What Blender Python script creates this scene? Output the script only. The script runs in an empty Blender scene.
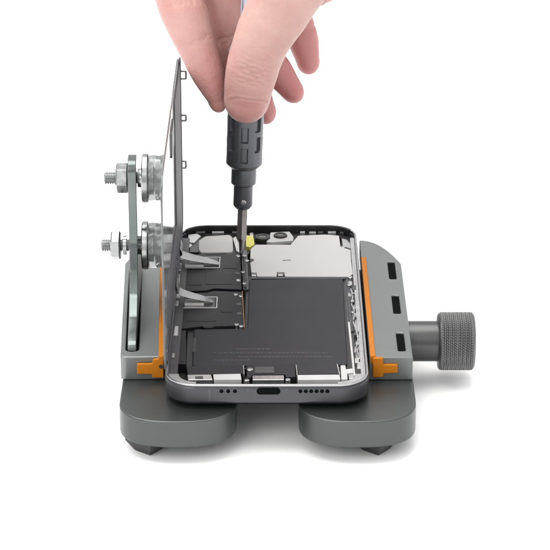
import bpy, bmesh, math, random
import numpy as np
from mathutils import Vector, Matrix
random.seed(7)
S = 0.001                                   # everything below is written in millimetres
sc = bpy.context.scene
C = sc.collection
PI = math.pi

# ------------------------------------------------------------------ camera model (used to measure the photograph)
PITCH = math.radians(22.5)
FPX = 2312.0                                # focal length in photo pixels (550 wide)
CAM = Vector((0.0, -723.3, 366.7))
cp, sp = math.cos(PITCH), math.sin(PITCH)

def ray(px, py):
    u = (px - 275) / FPX; v = (py - 275) / FPX
    return Vector((u, cp - v * sp, -sp - v * cp))
def onz(px, py, z):                         # point at height z
    d = ray(px, py); t = (z - CAM.z) / d.z
    return CAM + d * t
def ony(px, py, y):                         # point at depth y
    d = ray(px, py); t = (y - CAM.y) / d.y
    return CAM + d * t
def zc(p):
    q = p - CAM
    return q.y * cp - q.z * sp
def Q(pts, z):
    return [tuple(onz(a, b, z).xy) for a, b in pts]

# ------------------------------------------------------------------ materials
def nd(nt, t, **kw):
    n = nt.nodes.new(t)
    for k, v in kw.items():
        setattr(n, k, v)
    return n

def mat(name, col, rough=0.5, metal=0.0, var=0.12, scale=60.0, bump=0.0, bscale=1500.0, spec=0.5, rvar=0.08, stretch=None, coat=0.0):
    if name not in ('white_table', 'clear_cover_glass', 'clear_suction_cup'): col = [c * 0.86 for c in col]
    m = bpy.data.materials.new(name); m.use_nodes = True
    nt = m.node_tree; b = nt.nodes['Principled BSDF']
    tc = nd(nt, 'ShaderNodeTexCoord'); mp = nd(nt, 'ShaderNodeMapping')
    nt.links.new(tc.outputs['Object'], mp.inputs['Vector'])
    if stretch: mp.inputs['Scale'].default_value = stretch
    no = nd(nt, 'ShaderNodeTexNoise'); no.inputs['Scale'].default_value = scale; no.inputs['Detail'].default_value = 6
    nt.links.new(mp.outputs['Vector'], no.inputs['Vector'])
    mx = nd(nt, 'ShaderNodeMix', data_type='RGBA')
    lo = [c * (1 - var) for c in col]; hi = [min(1, c * (1 + var)) for c in col]
    mx.inputs['A'].default_value = (*lo, 1); mx.inputs['B'].default_value = (*hi, 1)
    nt.links.new(no.outputs['Fac'], mx.inputs['Factor'])
    nt.links.new(mx.outputs['Result'], b.inputs['Base Color'])
    mr = nd(nt, 'ShaderNodeMapRange')
    mr.inputs['To Min'].default_value = max(0.02, rough - rvar); mr.inputs['To Max'].default_value = min(1, rough + rvar)
    nt.links.new(no.outputs['Fac'], mr.inputs['Value']); nt.links.new(mr.outputs['Result'], b.inputs['Roughness'])
    b.inputs['Metallic'].default_value = metal
    b.inputs['Specular IOR Level'].default_value = spec
    b.inputs['Coat Weight'].default_value = coat
    if bump:
        n2 = nd(nt, 'ShaderNodeTexNoise'); n2.inputs['Scale'].default_value = bscale; n2.inputs['Detail'].default_value = 3
        nt.links.new(mp.outputs['Vector'], n2.inputs['Vector'])
        bp = nd(nt, 'ShaderNodeBump'); bp.inputs['Strength'].default_value = bump; bp.inputs['Distance'].default_value = 0.0001
        nt.links.new(n2.outputs['Fac'], bp.inputs['Height']); nt.links.new(bp.outputs['Normal'], b.inputs['Normal'])
    return m

M = {}
M['ground'] = mat('white_table', (0.93, 0.93, 0.93), 0.75, var=0.006, scale=6, spec=0.15)
M['jaw'] = mat('grey_anodised_jaw', (0.215, 0.226, 0.222), 0.42, 0.75, var=0.07, scale=45, bump=0.22, bscale=2200, rvar=0.12)
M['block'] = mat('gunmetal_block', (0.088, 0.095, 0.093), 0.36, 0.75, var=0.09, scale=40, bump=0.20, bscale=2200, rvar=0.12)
M['knob'] = mat('gunmetal_knob', (0.15, 0.15, 0.15), 0.36, 0.8, var=0.10, scale=200)
M['shaft'] = mat('dark_steel_shaft', (0.095, 0.095, 0.095), 0.30, 0.85, var=0.10, scale=90, stretch=(0.3, 3, 3))
M['rubber'] = mat('black_rubber', (0.022, 0.022, 0.022), 0.55, var=0.2, scale=300, bump=0.3)
M['slotblack'] = mat('recess_shade_black', (0.0035, 0.0045, 0.0045), 0.9, var=0.2, spec=0.05)  # near-black colour stands for the shade inside slots and openings
M['darksteel'] = mat('dark_steel_stud', (0.16, 0.16, 0.16), 0.25, 1.0, var=0.3, scale=300)
M['orange'] = mat('orange_silicone', (0.45, 0.142, 0.0008), 0.55, spec=0.25, var=0.12, scale=120, bump=0.3, bscale=1800)
M['steel'] = mat('bright_steel', (0.36, 0.365, 0.365), 0.24, 1.0, var=0.35, scale=420, rvar=0.15)
M['armmetal'] = mat('brushed_steel_arm', (0.15, 0.17, 0.165), 0.20, 0.95, var=0.4, scale=130, stretch=(1, 1, 0.6), bump=0.25, bscale=250, rvar=0.12)
M['blackplastic'] = mat('black_plastic', (0.016, 0.016, 0.018), 0.45, var=0.2, scale=400)
M['cavity'] = mat('dark_chassis', (0.018, 0.018, 0.019), 0.5, 0.2, var=0.3, scale=300)
M['cover'] = mat('black_foil_cover', (0.012, 0.012, 0.014), 0.45, var=0.2, spec=0.25, scale=120, bump=0.15, bscale=800)
M['battery'] = mat('battery_foil', (0.019, 0.0188, 0.022), 0.48, var=0.14, scale=60, spec=0.22, bump=0.10, bscale=500)
M['print'] = mat('grey_print', (0.030, 0.030, 0.033), 0.6, var=0.1)
M['shield'] = mat('pale_shield_plate', (0.54, 0.52, 0.525), 0.42, 0.35, var=0.03, scale=80, bump=0.05, bscale=900)
M['whitepart'] = mat('white_component', (0.46, 0.455, 0.45), 0.45, var=0.10, scale=200)
M['silver'] = mat('silver_part', (0.62, 0.62, 0.62), 0.28, 0.9, var=0.15, scale=500)
M['frame'] = mat('graphite_frame', (0.074, 0.0735, 0.081), 0.33, 0.75, var=0.05, scale=80, bump=0.06, bscale=3000)
M['rim'] = mat('polished_rim', (0.42, 0.42, 0.43), 0.22, 0.95, var=0.06, scale=80)
M['ledge'] = mat('ledge_metal', (0.46, 0.46, 0.465), 0.38, 0.7, var=0.3, scale=350)
M['darkmetal'] = mat('dark_metal_part', (0.10, 0.10, 0.105), 0.4, 0.7, var=0.3, scale=300)
M['copper'] = mat('copper_edge', (0.42, 0.24, 0.12), 0.35, 0.8, var=0.2, scale=400)
M['yellow'] = mat('yellow_flex', (0.62, 0.58, 0.10), 0.5, var=0.1)
M['lens'] = mat('black_lens', (0.008, 0.008, 0.010), 0.08, var=0.1, coat=0.5)
M['displayback'] = mat('display_back_plate', (0.52, 0.53, 0.54), 0.22, 0.85, var=0.28, scale=38, stretch=(1, 1.4, 0.35))
M['displayframe'] = mat('display_bezel', (0.105, 0.102, 0.108), 0.55, 0.0, spec=0.12, var=0.2, scale=90)
M['displayglass'] = mat('clear_cover_glass', (0.70, 0.715, 0.72), 0.10, var=0.01, spec=0.22)
M['displayglass'].node_tree.nodes['Principled BSDF'].inputs['Transmission Weight'].default_value = 0.92
M['neck'] = mat('bluish_neck', (0.42, 0.45, 0.55), 0.30, 0.6, var=0.05, scale=100)
M['gasket'] = mat('black_gasket', (0.014, 0.014, 0.015), 0.4, 0.0, var=0.3, scale=500, bump=0.4, bscale=900)
M['flex'] = mat('grey_flex_ribbon', (0.42, 0.42, 0.42), 0.28, 0.8, var=0.35, scale=160)
M['driver'] = mat('charcoal_handle', (0.118, 0.121, 0.135), 0.33, 0.65, var=0.08, scale=150, bump=0.08, bscale=2500)
M['bit'] = mat('bit_steel', (0.52, 0.505, 0.49), 0.30, 1.0, var=0.2, scale=200, stretch=(3, 3, 0.4))

def cup_material():
    m = mat('clear_suction_cup', (0.66, 0.68, 0.68), 0.10, var=0.03, scale=100)
    b = m.node_tree.nodes['Principled BSDF']
    b.inputs['Transmission Weight'].default_value = 0.88
    b.inputs['IOR'].default_value = 1.45
    return m
M['cup'] = cup_material()

def skin_material():
    m = bpy.data.materials.new('skin'); m.use_nodes = True
    nt = m.node_tree; b = nt.nodes['Principled BSDF']; L = nt.links.new
    tc = nd(nt, 'ShaderNodeTexCoord')
    n1 = nd(nt, 'ShaderNodeTexNoise'); n1.inputs['Scale'].default_value = 95; n1.inputs['Detail'].default_value = 5
    n2 = nd(nt, 'ShaderNodeTexNoise'); n2.inputs['Scale'].default_value = 420; n2.inputs['Detail'].default_value = 4
    L(tc.outputs['Object'], n1.inputs['Vector']); L(tc.outputs['Object'], n2.inputs['Vector'])
    mx = nd(nt, 'ShaderNodeMix', data_type='RGBA')
    mx.inputs['A'].default_value = (0.415, 0.236, 0.210, 1); mx.inputs['B'].default_value = (0.53, 0.363, 0.318, 1)
    L(n1.outputs['Fac'], mx.inputs['Factor'])
    mot = nd(nt, 'ShaderNodeMix', data_type='RGBA', blend_type='MULTIPLY')
    mr = nd(nt, 'ShaderNodeMapRange'); mr.inputs['From Min'].default_value = 0.3; mr.inputs['From Max'].default_value = 0.7
    mr.inputs['To Min'].default_value = 0.0; mr.inputs['To Max'].default_value = 0.22
    L(n2.outputs['Fac'], mr.inputs['Value']); L(mr.outputs['Result'], mot.inputs['Factor'])
    L(mx.outputs['Result'], mot.inputs['A']); mot.inputs['B'].default_value = (0.93, 0.70, 0.66, 1)
    at = nd(nt, 'ShaderNodeAttribute', attribute_name='flush')
    fl = nd(nt, 'ShaderNodeMix', data_type='RGBA')
    L(at.outputs['Fac'], fl.inputs['Factor']); L(mot.outputs['Result'], fl.inputs['A'])
    fl.inputs['B'].default_value = (0.44, 0.155, 0.155, 1)
    an = nd(nt, 'ShaderNodeAttribute', attribute_name='nail')
    nl = nd(nt, 'ShaderNodeMix', data_type='RGBA')
    L(an.outputs['Fac'], nl.inputs['Factor']); L(fl.outputs['Result'], nl.inputs['A'])
    nl.inputs['B'].default_value = (0.46, 0.232, 0.215, 1)
    L(nl.outputs['Result'], b.inputs['Base Color'])
    rr = nd(nt, 'ShaderNodeMapRange'); rr.inputs['To Min'].default_value = 0.46; rr.inputs['To Max'].default_value = 0.28
    L(an.outputs['Fac'], rr.inputs['Value']); L(rr.outputs['Result'], b.inputs['Roughness'])
    b.inputs['Subsurface Weight'].default_value = 0.35
    b.inputs['Subsurface Radius'].default_value = (1.0, 0.35, 0.22)
    b.inputs['Subsurface Scale'].default_value = 0.0035
    b.inputs['Specular IOR Level'].default_value = 0.35
    # fine skin texture: cells + wrinkles
    vo = nd(nt, 'ShaderNodeTexVoronoi'); vo.inputs['Scale'].default_value = 1100
    L(tc.outputs['Object'], vo.inputs['Vector'])
    n3 = nd(nt, 'ShaderNodeTexNoise'); n3.inputs['Scale'].default_value = 500; n3.inputs['Detail'].default_value = 5
    mp = nd(nt, 'ShaderNodeMapping'); mp.inputs['Scale'].default_value = (0.5, 0.5, 1.6)
    L(tc.outputs['Object'], mp.inputs['Vector']); L(mp.outputs['Vector'], n3.inputs['Vector'])
    ad = nd(nt, 'ShaderNodeMath', operation='ADD'); L(vo.outputs['Distance'], ad.inputs[0]); L(n3.outputs['Fac'], ad.inputs[1])
    bp = nd(nt, 'ShaderNodeBump'); bp.inputs['Strength'].default_value = 0.22; bp.inputs['Distance'].default_value = 0.00035
    L(ad.outputs['Value'], bp.inputs['Height']); L(bp.outputs['Normal'], b.inputs['Normal'])
    return m
M['skin'] = skin_material()

# ------------------------------------------------------------------ mesh helpers (millimetres)
def rrect(cx, cy, w, h, r, n=8):
    pts = []
    for (sx, sy, a0) in ((1, 1, 0), (-1, 1, 90), (-1, -1, 180), (1, -1, 270)):
        for k in range(n + 1):
            a = math.radians(a0 + 90 * k / n)
            pts.append((cx + sx * (w / 2 - r) + r * math.cos(a), cy + sy * (h / 2 - r) + r * math.sin(a)))
    return pts

def round_poly(pts, r, n=5):
    """fillet every corner of a polygon by r (one number or one per corner)"""
    out = []; N = len(pts)
    for i in range(N):
        p = Vector(pts[i]); a = Vector(pts[i - 1]); b = Vector(pts[(i + 1) % N])
        ri = r[i] if isinstance(r, (list, tuple)) else r
        da = (a - p); db = (b - p)
        t = min(ri, da.length * 0.45, db.length * 0.45)
        if t < 1e-4: out.append(tuple(p)); continue
        s = p + da.normalized() * t; e = p + db.normalized() * t
        for k in range(n + 1):
            f = k / n
            out.append(tuple((1 - f) ** 2 * s + 2 * f * (1 - f) * p + f * f * e))
    return out

def plate(bm, outer, z0, z1, holes=(), bevel=0.0, axis='z', bres=2):
    """solid plate with holes and rounded edges, merged into bm. axis 'x': outline is (y,z), thickness along x; 'y': outline is (x,z)"""
    cu = bpy.data.curves.new('tmp', 'CURVE'); cu.dimensions = '2D'; cu.fill_mode = 'BOTH'
    bevel = min(bevel, (z1 - z0) * 0.49)
    cu.extrude = (z1 - z0) / 2 - bevel
    cu.bevel_depth = bevel; cu.bevel_resolution = bres; cu.offset = -bevel
    for loop in (outer, *holes):
        sp_ = cu.splines.new('POLY'); sp_.points.add(len(loop) - 1)
        for i, p in enumerate(loop): sp_.points[i].co = (p[0], p[1], 0, 1)
        sp_.use_cyclic_u = True
    ob = bpy.data.objects.new('tmp', cu); C.objects.link(ob)
    dg = bpy.context.evaluated_depsgraph_get(); dg.update()
    me = bpy.data.meshes.new_from_object(ob.evaluated_get(dg))
    zm = (z0 + z1) / 2
    if axis == 'z': mx = Matrix.Translation((0, 0, zm))
    elif axis == 'x': mx = Matrix(((0, 0, 1, zm), (1, 0, 0, 0), (0, 1, 0, 0), (0, 0, 0, 1)))
    else: mx = Matrix(((1, 0, 0, 0), (0, 0, -1, zm), (0, 1, 0, 0), (0, 0, 0, 1)))
    me.transform(mx)
    bm.from_mesh(me)
    bpy.data.objects.remove(ob); bpy.data.curves.remove(cu); bpy.data.meshes.remove(me)
    bmesh.ops.remove_doubles(bm, verts=bm.verts, dist=1e-4)
    return bm

def box(bm, x0, x1, y0, y1, z0, z1, r=0.0):
    return plate(bm, rrect((x0 + x1) / 2, (y0 + y1) / 2, x1 - x0, y1 - y0, max(0.02, min(r if r else 0.05, (x1 - x0) * .45, (y1 - y0) * .45)), 3), z0, z1, bevel=min(0.12, (z1 - z0) * .3), bres=1)

def lathe(bm, prof, origin, axis, n=48, closed=True, radial=None):
    """prof: list of (t, r) along axis from origin; radial(theta, t, r) may alter the radius"""
    ax = Vector(axis).normalized(); o = Vector(origin)
    u = ax.orthogonal().normalized(); 
    if abs(ax.x) > .9: u = Vector((0, 0, 1))
    if abs(ax.z) > .9: u = Vector((0, -1, 0)); u = (u - ax * u.dot(ax)).normalized()
    v = ax.cross(u)
    rings = []
    for (t, r) in prof:
        ring = []
        for k in range(n):
            th = 2 * PI * k / n
            rr = radial(th, t, r) if radial else r
            ring.append(bm.verts.new(o + ax * t + (u * math.cos(th) + v * math.sin(th)) * rr))
        rings.append(ring)
    for a, b in zip(rings, rings[1:]):
        for k in range(n):
            bm.faces.new((a[k], a[(k + 1) % n], b[(k + 1) % n], b[k]))
    if closed:
        bm.faces.new(rings[0][::-1]); bm.faces.new(rings[-1])
    return bm

def catmull(pts, n):
    P = [np.array(p, float) for p in pts]
    P = [2 * P[0] - P[1]] + P + [2 * P[-1] - P[-2]]
    out = []
    for i in range(1, len(P) - 2):
        for k in range(n):
            t = k / n
            out.append(0.5 * ((2 * P[i]) + (-P[i - 1] + P[i + 1]) * t + (2 * P[i - 1] - 5 * P[i] + 4 * P[i + 1] - P[i + 2]) * t ** 2 + (-P[i - 1] + 3 * P[i] - 3 * P[i + 1] + P[i + 2]) * t ** 3))
    out.append(P[-2])
    return out

def tube(bm, pts, r, n=10, sm=6):
    limb(bm, [(*p, r, r) for p in pts], sm, n, (0.3, 0.3))

def limb(bm, pts, sm=8, n=28, ends=(1.0, 1.0), ref=(0, 1, 0)):
    """pts: (x,y,z,ra,rb): lofted tapered limb, ra across, rb along ref; rounded ends"""
    P = catmull(pts, sm)
    pos = [Vector(p[:3]) for p in P]; rad = [(p[3], p[4]) for p in P]
    rf = Vector(ref)
    def frame(i):
        a = pos[max(0, i - 1)]; b = pos[min(len(pos) - 1, i + 1)]
        T = (b - a).normalized()
        B = (rf - T * rf.dot(T))
        B = B.normalized() if B.length > 1e-3 else T.orthogonal().normalized()
        return T, B.cross(T).normalized(), B
    rows = []
    def ring(c, A, B, ra, rb):
        rows.append([bm.verts.new(c + A * (ra * math.cos(2 * PI * k / n)) + B * (rb * math.sin(2 * PI * k / n))) for k in range(n)])
    T, A, B = frame(0)
    for k in range(1, 7)[::-1]:
        a = k / 7 * PI / 2
        ring(pos[0] - T * (rad[0][0] * math.sin(a) * ends[0]), A, B, rad[0][0] * math.cos(a), rad[0][1] * math.cos(a))
    for i in range(len(pos)):
        T, A, B = frame(i); ring(pos[i], A, B, *rad[i])
    for k in range(1, 7):
        a = k / 7 * PI / 2
        ring(pos[-1] + T * (rad[-1][0] * math.sin(a) * ends[1]), A, B, rad[-1][0] * math.cos(a), rad[-1][1] * math.cos(a))
    for a, b in zip(rows, rows[1:]):
        for k in range(n):
            bm.faces.new((a[k], a[(k + 1) % n], b[(k + 1) % n], b[k]))
    bm.faces.new(rows[0][::-1]); bm.faces.new(rows[-1])

def root_of(o):
    while o.parent: o = o.parent
    return o

def finish(me, m, angle=35):
    me.materials.append(m)
    me.polygons.foreach_set('use_smooth', [True] * len(me.polygons))
    me.set_sharp_from_angle(angle=math.radians(angle))

def obj(name, bm, m, parent=None, angle=35, label=None, bevel=0.0, wn=True):
    bmesh.ops.recalc_face_normals(bm, faces=bm.faces)
    if bevel:
        es = [e for e in bm.edges if len(e.link_faces) == 2 and e.calc_face_angle(0) > math.radians(40)]
        bmesh.ops.bevel(bm, geom=es, offset=bevel, segments=2, profile=0.6, affect='EDGES', clamp_overlap=True)
    me = bpy.data.meshes.new(name); bm.to_mesh(me); bm.free()
    off = Vector((0, 0, 0)) if parent is None else Vector(root_of(parent)['base_mm'])
    me.transform(Matrix.Scale(S, 4) @ Matrix.Translation(-off))
    finish(me, m, angle)
    o = bpy.data.objects.new(name, me); C.objects.link(o); o.parent = parent
    if wn:
        mdw = o.modifiers.new('normals', 'WEIGHTED_NORMAL'); mdw.keep_sharp = True; mdw.weight = 80
    if label: o['label'] = label
    return o

def thing(name, label, cat, base, group=None):
    o = bpy.data.objects.new(name, None); C.objects.link(o)
    o.location = Vector(base) * S; o.empty_display_size = 0.02
    o['label'] = label; o['category'] = cat; o['base_mm'] = tuple(float(b) for b in base)
    if group: o['group'] = group
    return o
BM = bmesh.new

# ------------------------------------------------------------------ ground
bm = BM()
vs = [bm.verts.new(p) for p in ((-4000, -3000, 0), (4000, -3000, 0), (4000, 5000, 0), (-4000, 5000, 0))]
bm.faces.new(vs)
g = obj('ground', bm, M['ground']); g['kind'] = 'structure'; g['label'] = 'plain white tabletop under the repair clamp'; g['category'] = 'tabletop'

# ------------------------------------------------------------------ the clamp
clamp = thing('repair_clamp', 'grey metal phone clamp with two jaws, rounded feet, orange pads and knurled side knob', 'clamp', (-2.5, 60, 0))
JT, JB = 25.5, 16.5                          # jaw top / bottom

def foot_outline(cx, a=20.5, y0=-9.6, b=17.0, yb=128):
    pts = []
    n = 40
    for k in range(n + 1):
        th = PI + PI * k / n
        c, s = math.cos(th), math.sin(th)
        e = 2 / 2.5
        pts.append((cx + a * math.copysign(abs(c) ** e, c), y0 + b + b * math.copysign(abs(s) ** e, s)))
    pts += rrect(cx, yb - 10, 2 * a, 20, 9, 6)[:14]
    return pts

for cx, tipx in ((-33.9, -44.2), (28.8, 35.5)):
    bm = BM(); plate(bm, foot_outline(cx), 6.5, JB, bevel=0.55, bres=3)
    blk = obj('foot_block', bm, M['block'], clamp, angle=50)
    for ty in (2.0, 112.0):
        bm = BM()
        prof = [(0.0, 4.6), (0.35, 5.1), (4.2, 8.2), (6.5, 8.6)]
        rings = []
        for t, r in prof:
            rings.append([bm.verts.new((tipx + r * math.sin(a + PI / 4 + .12), ty - r * math.cos(a + PI / 4 + .12), t)) for a in (PI / 4 + k * PI / 2 - PI / 2 for k in range(4))])
        for a, b in zip(rings, rings[1:]):
            for k in range(4): bm.faces.new((a[k], a[(k + 1) % 4], b[(k + 1) % 4], b[k]))
        bm.faces.new(rings[0]); bm.faces.new(rings[-1])
        obj('rubber_foot', bm, M['rubber'], blk, bevel=0.25)

# guide rods between the two halves, under the phone
for gy in (62, 98):
    bm = BM(); lathe(bm, [(0, 2.6), (26, 2.6)], (-15.5, gy, 11.5), (1, 0, 0), 24)
    obj('guide_rod', bm, M['shaft'], clamp)

# right jaw
ro = [(33.6, 24.2), (49.0, 24.2), (49.2, 112.5)]
for k in range(1, 9):                        # curved rear corner
    a = k / 8
    ro.append((49.2 - 15.4 * (1 - (1 - a) ** 1.0) , 112.5 + 24.5 * (1 - (1 - a) ** 2.2)))
ro.append((33.8, 137.0))
ro[-2:] = [(33.8, 137.0)]
ro = round_poly(ro[:2], 0) + ro[2:] if False else ro
slots = []
for (pa, pb) in (((391.5, 261.5), (398, 279)), ((394.8, 295), (401.8, 313.5)), ((398.6, 332.5), (406, 351))):
    p0 = onz(pa[0], pa[1], JT); p1 = onz(pb[0], pb[1], JT)
    slots.append(rrect(45.35, (p0.y + p1.y) / 2, 2.75, p0.y - p1.y, 0.9, 5))
bm = BM(); plate(bm, ro, JB, JT, holes=slots, bevel=0.45, bres=3)
rj = obj('clamp_jaw', bm, M['jaw'], clamp, angle=40, label='right jaw with three short black slots in its top')
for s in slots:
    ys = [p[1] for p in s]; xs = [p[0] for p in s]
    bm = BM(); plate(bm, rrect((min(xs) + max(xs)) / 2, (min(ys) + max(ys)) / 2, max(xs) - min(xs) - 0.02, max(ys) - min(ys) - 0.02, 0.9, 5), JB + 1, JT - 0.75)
    obj('slot_shade', bm, M['slotblack'], rj)  # black plug just below the top, painting in the slot's deep shade

# left jaw, turned a little about its front corner
ANG = math.radians(2.3); PIV = Vector((-55.0, 24.2))
def lj(x, y):
    d = Vector((x, y)) - PIV
    return (PIV.x + d.x * math.cos(ANG) - d.y * math.sin(ANG), PIV.y + d.x * math.sin(ANG) + d.y * math.cos(ANG))
lo = [(-55, 24.2), (-39.3, 24.2), (-39.3, 137)]
for k in range(1, 8):
    a = k / 8
    lo.append((-39.3 - 15.7 * a, 137 - 24.5 * a ** 2.2))
lo.append((-55, 112.5))
lo2 = round_poly([lj(*p) for p in lo], [2.2, 0.4, 1] + [0] * 7 + [0.8])
SLOTX = -50.9
slot = [lj(*p) for p in rrect(SLOTX + 0.1, 68, 4.6, 78, 2.2, 6)]
bm = BM(); plate(bm, lo2, JB, JT, holes=[slot], bevel=0.45, bres=3)
ljo = obj('clamp_jaw', bm, M['jaw'], clamp, angle=40, label='left jaw with one long slot holding the upright arm')
bm = BM(); plate(bm, [lj(*p) for p in rrect(SLOTX + 0.1, 68, 4.58, 77.9, 2.2, 6)], JB + .5, JB + 3.5)
obj('slot_shade', bm, M['slotblack'], ljo)  # black filler at the slot bottom, its shade put in as colour

# orange pads: a lip along the inner edge of each jaw and a tab hooked round its front
def ortho_tab(bm, pts, y0, y1):
    plate(bm, pts, y0, y1, bevel=0.25, axis='y')
bm = BM()
plate(bm, rrect(34.75, 70.8, 1.9, 93.6, 0.4, 3), JT - 2.5, JT + 0.55, bevel=0.25)
def fx(px, py): p = ony(px, py, 23.6); return (p.x, p.z)
ortho_tab(bm, round_poly([fx(372.8, 376.5), fx(383.2, 376.5), fx(383.2, 372.8), fx(397.6, 372.2), fx(397.6, 364.2), fx(383.2, 364.2), fx(383.2, 357.5), fx(372.8, 357.5)], 0.5), 22.9, 24.35)
obj('silicone_pad', bm, M['orange'], rj)
bm = BM()
plate(bm, [lj(*p) for p in rrect(-40.35, 70.8, 2.1, 93.6, 0.4, 3)], JT - 2.5, JT + 0.55, bevel=0.25)
ortho_tab(bm, round_poly([fx(163.6, 377), fx(152, 377), fx(152, 373.4), fx(137, 373.4), fx(137, 363.4), fx(152, 363.4), fx(153, 359), fx(158.6, 358.5), fx(158.6, 355.5), fx(163.6, 355.5)], 0.5), 22.9, 24.35)
pad = obj('silicone_pad', bm, M['orange'], ljo)
bm = BM(); c = ony(161, 366.5, 22.9); lathe(bm, [(0, 0.75), (0.35, 0.75)], (c.x, 22.65, c.z), (0, 1, 0), 20)
obj('pad_pin', bm, M['rubber'], ljo)

# thumbscrew
KY, KZ = 60.0, 15.7
bm = BM(); lathe(bm, [(0, 7.2), (1, 7.55), (12, 7.55)], (48.4, KY, KZ), (1, 0, 0), 64)
sh = obj('screw_shaft', bm, M['shaft'], clamp)
bm = BM()
X0, W, R = 60.3, 13.5, 10.75
prof = [(0, 7.6), (0.02, R - 0.9), (0.5, R - 0.25), (0.7, R - 0.15)]
nx = 84
prof += [(0.9 + (W - 1.8) * k / nx, R) for k in range(nx + 1)]
prof += [(W - 0.7, R - 0.15), (W - 0.5, R - 0.25), (W - 0.02, R - 0.9), (W, R - 2.2), (W - 0.6, R - 3.0), (W - 0.6, 0.5)]
def knurl(th, t, r):
    if t < 0.9 or t > W - 0.9 or r < R - 0.01: return r
    f = min(1, (t - 0.9) / 0.4, (W - 0.9 - t) / 0.4)
    k = 2 * PI / 1.5
    a = abs(math.sin((33 * th + k * t * .5))); b = abs(math.sin((33 * th - k * t * .5)))
    return r - 0.42 * (1 - min(a, b) * 1.25) * f
lathe(bm, prof, (X0, KY, KZ), (1, 0, 0), 462, radial=knurl)
obj('knurled_knob', bm, M['knob'], clamp, angle=60, wn=False)

# ------------------------------------------------------------------ suction bracket standing in the left jaw
AX = -52.0
br = thing('suction_bracket', 'upright steel arm bolted with two clear suction cups, standing in the left jaw slot', 'suction bracket', (AX, 66, JT))
def prof_arm():
    p = [(29.6, 22.2), (29.6, 26.3), (31.2, 28.0), (36, 29.2), (46, 31.5), (55, 36), (61.5, 43), (65, 52), (66, 60), (66, 80.6), (67.5, 83.0), (70, 83.7),
         (75, 83.7), (77.5, 83.0), (79, 80.6), (80, 55), (86, 45), (96, 36), (104, 30), (106, 26), (106, 22.2)]
    return p
bm = BM(); plate(bm, round_poly(prof_arm(), 1.2, 3), -1.55, 1.55, bevel=0.3, axis='x')
bmesh.ops.rotate(bm, verts=bm.verts, cent=(0, 66, 0), matrix=Matrix.Rotation(math.radians(1.4), 3, 'Z'))
bmesh.ops.translate(bm, verts=bm.verts, vec=(AX, 0, 0))
arm = obj('arm_plate', bm, M['armmetal'], br, angle=40)
DX = -38.45                                   # outer face of the display glass
def hexnut(bm, x0, x1, y, z, r, rot=0.2):
    rows = []
    for x, f in ((x0, .90), (x0 + .6, 1.0), (x1 - .6, 1.0), (x1, .90)):
        rows.append([bm.verts.new((x, y + r * f * math.cos(rot + k * PI / 3), z + r * f * math.sin(rot + k * PI / 3))) for k in range(6)])
    for a, b in zip(rows, rows[1:]):
        for k in range(6): bm.faces.new((a[k], a[(k + 1) % 6], b[(k + 1) % 6], b[k]))
    bm.faces.new(rows[0]); bm.faces.new(rows[-1])
CY = 73.0
for (pxt, pxn0, pxn1, py, rot) in ((104.2, 116, 128.6, 178.0, 0.15), (101.3, 111.0, 121.0, 245.2, 0.45)):
    cz = ony(110, py, CY).z
    def X(px): return ony(px, py, CY).x
    # bolt with a thread
    bm = BM()
    xs0 = X(pxt); n = 260; L_ = (X(137) + 2.6) - xs0
    def thread(th, t, r): return r + (0.22 * math.sin(2 * PI * t / 0.85 - th) if 0.5 < t < L_ - 1 else 0)
    lathe(bm, [(0, 1.7)] + [(0.45 + (L_ - 0.9) * k / n, 2.15) for k in range(n + 1)] + [(L_, 2.0)], (xs0, CY, cz), (1, 0, 0), 28, radial=thread)
    bolt = obj('bolt', bm, M['steel'], br, angle=60)
    bm = BM(); hexnut(bm, X(pxn0), X(pxn1), CY, cz, 5.6, rot)
    obj('nut', bm, M['steel'], br, bevel=0.2)
    if pxn1 < 125:
        bm = BM(); lathe(bm, [(0, 2.4), (0, 3.6), (1.3, 3.6), (1.3, 2.4)], (X(123.3), CY, cz), (1, 0, 0), 36)
        obj('washer', bm, M['steel'], br)
    # metal disc and clear cup
    bm = BM()
    x0 = X(142.3)
    lathe(bm, [(-1.6, 2.6), (-1.6, 3.4), (0, 3.6), (0, 8.6), (0.35, 9.0), (2.0, 9.0), (2.35, 8.6), (2.35, 2.5)], (x0, CY, cz), (1, 0, 0), 64)
    obj('cup_disc', bm, M['steel'], br, angle=30)
    bm = BM()
    gap = DX - (x0 + 2.4)
    lathe(bm, [(0, 7.2), (0.25, 8.4), (gap * .25, 8.5), (gap * .5, 8.2), (gap * .7, 8.8), (gap * .88, 10.2), (gap * .97, 11.2), (gap - 0.05, 11.3), (gap - 0.05, 10.6), (gap * .8, 8.4), (gap * .5, 6.5), (gap * .3, 5.5)], (x0 + 2.4, CY, cz), (1, 0, 0), 72)
    cup = obj('suction_cup', bm, M['cup'], br, angle=50)
    bm = BM()
    lathe(bm, [(-.05, 1.5), (-.05, 4.2), (gap * .22, 4.4), (gap * .28, 2.6), (gap * .5, 2.4), (gap * .56, 3.6), (gap * .68, 3.4), (gap * .7, 0.8)], (x0 + 2.4, CY, cz), (1, 0, 0), 40)
    obj('cup_stud', bm, M['darksteel'], cup, angle=40)

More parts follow.
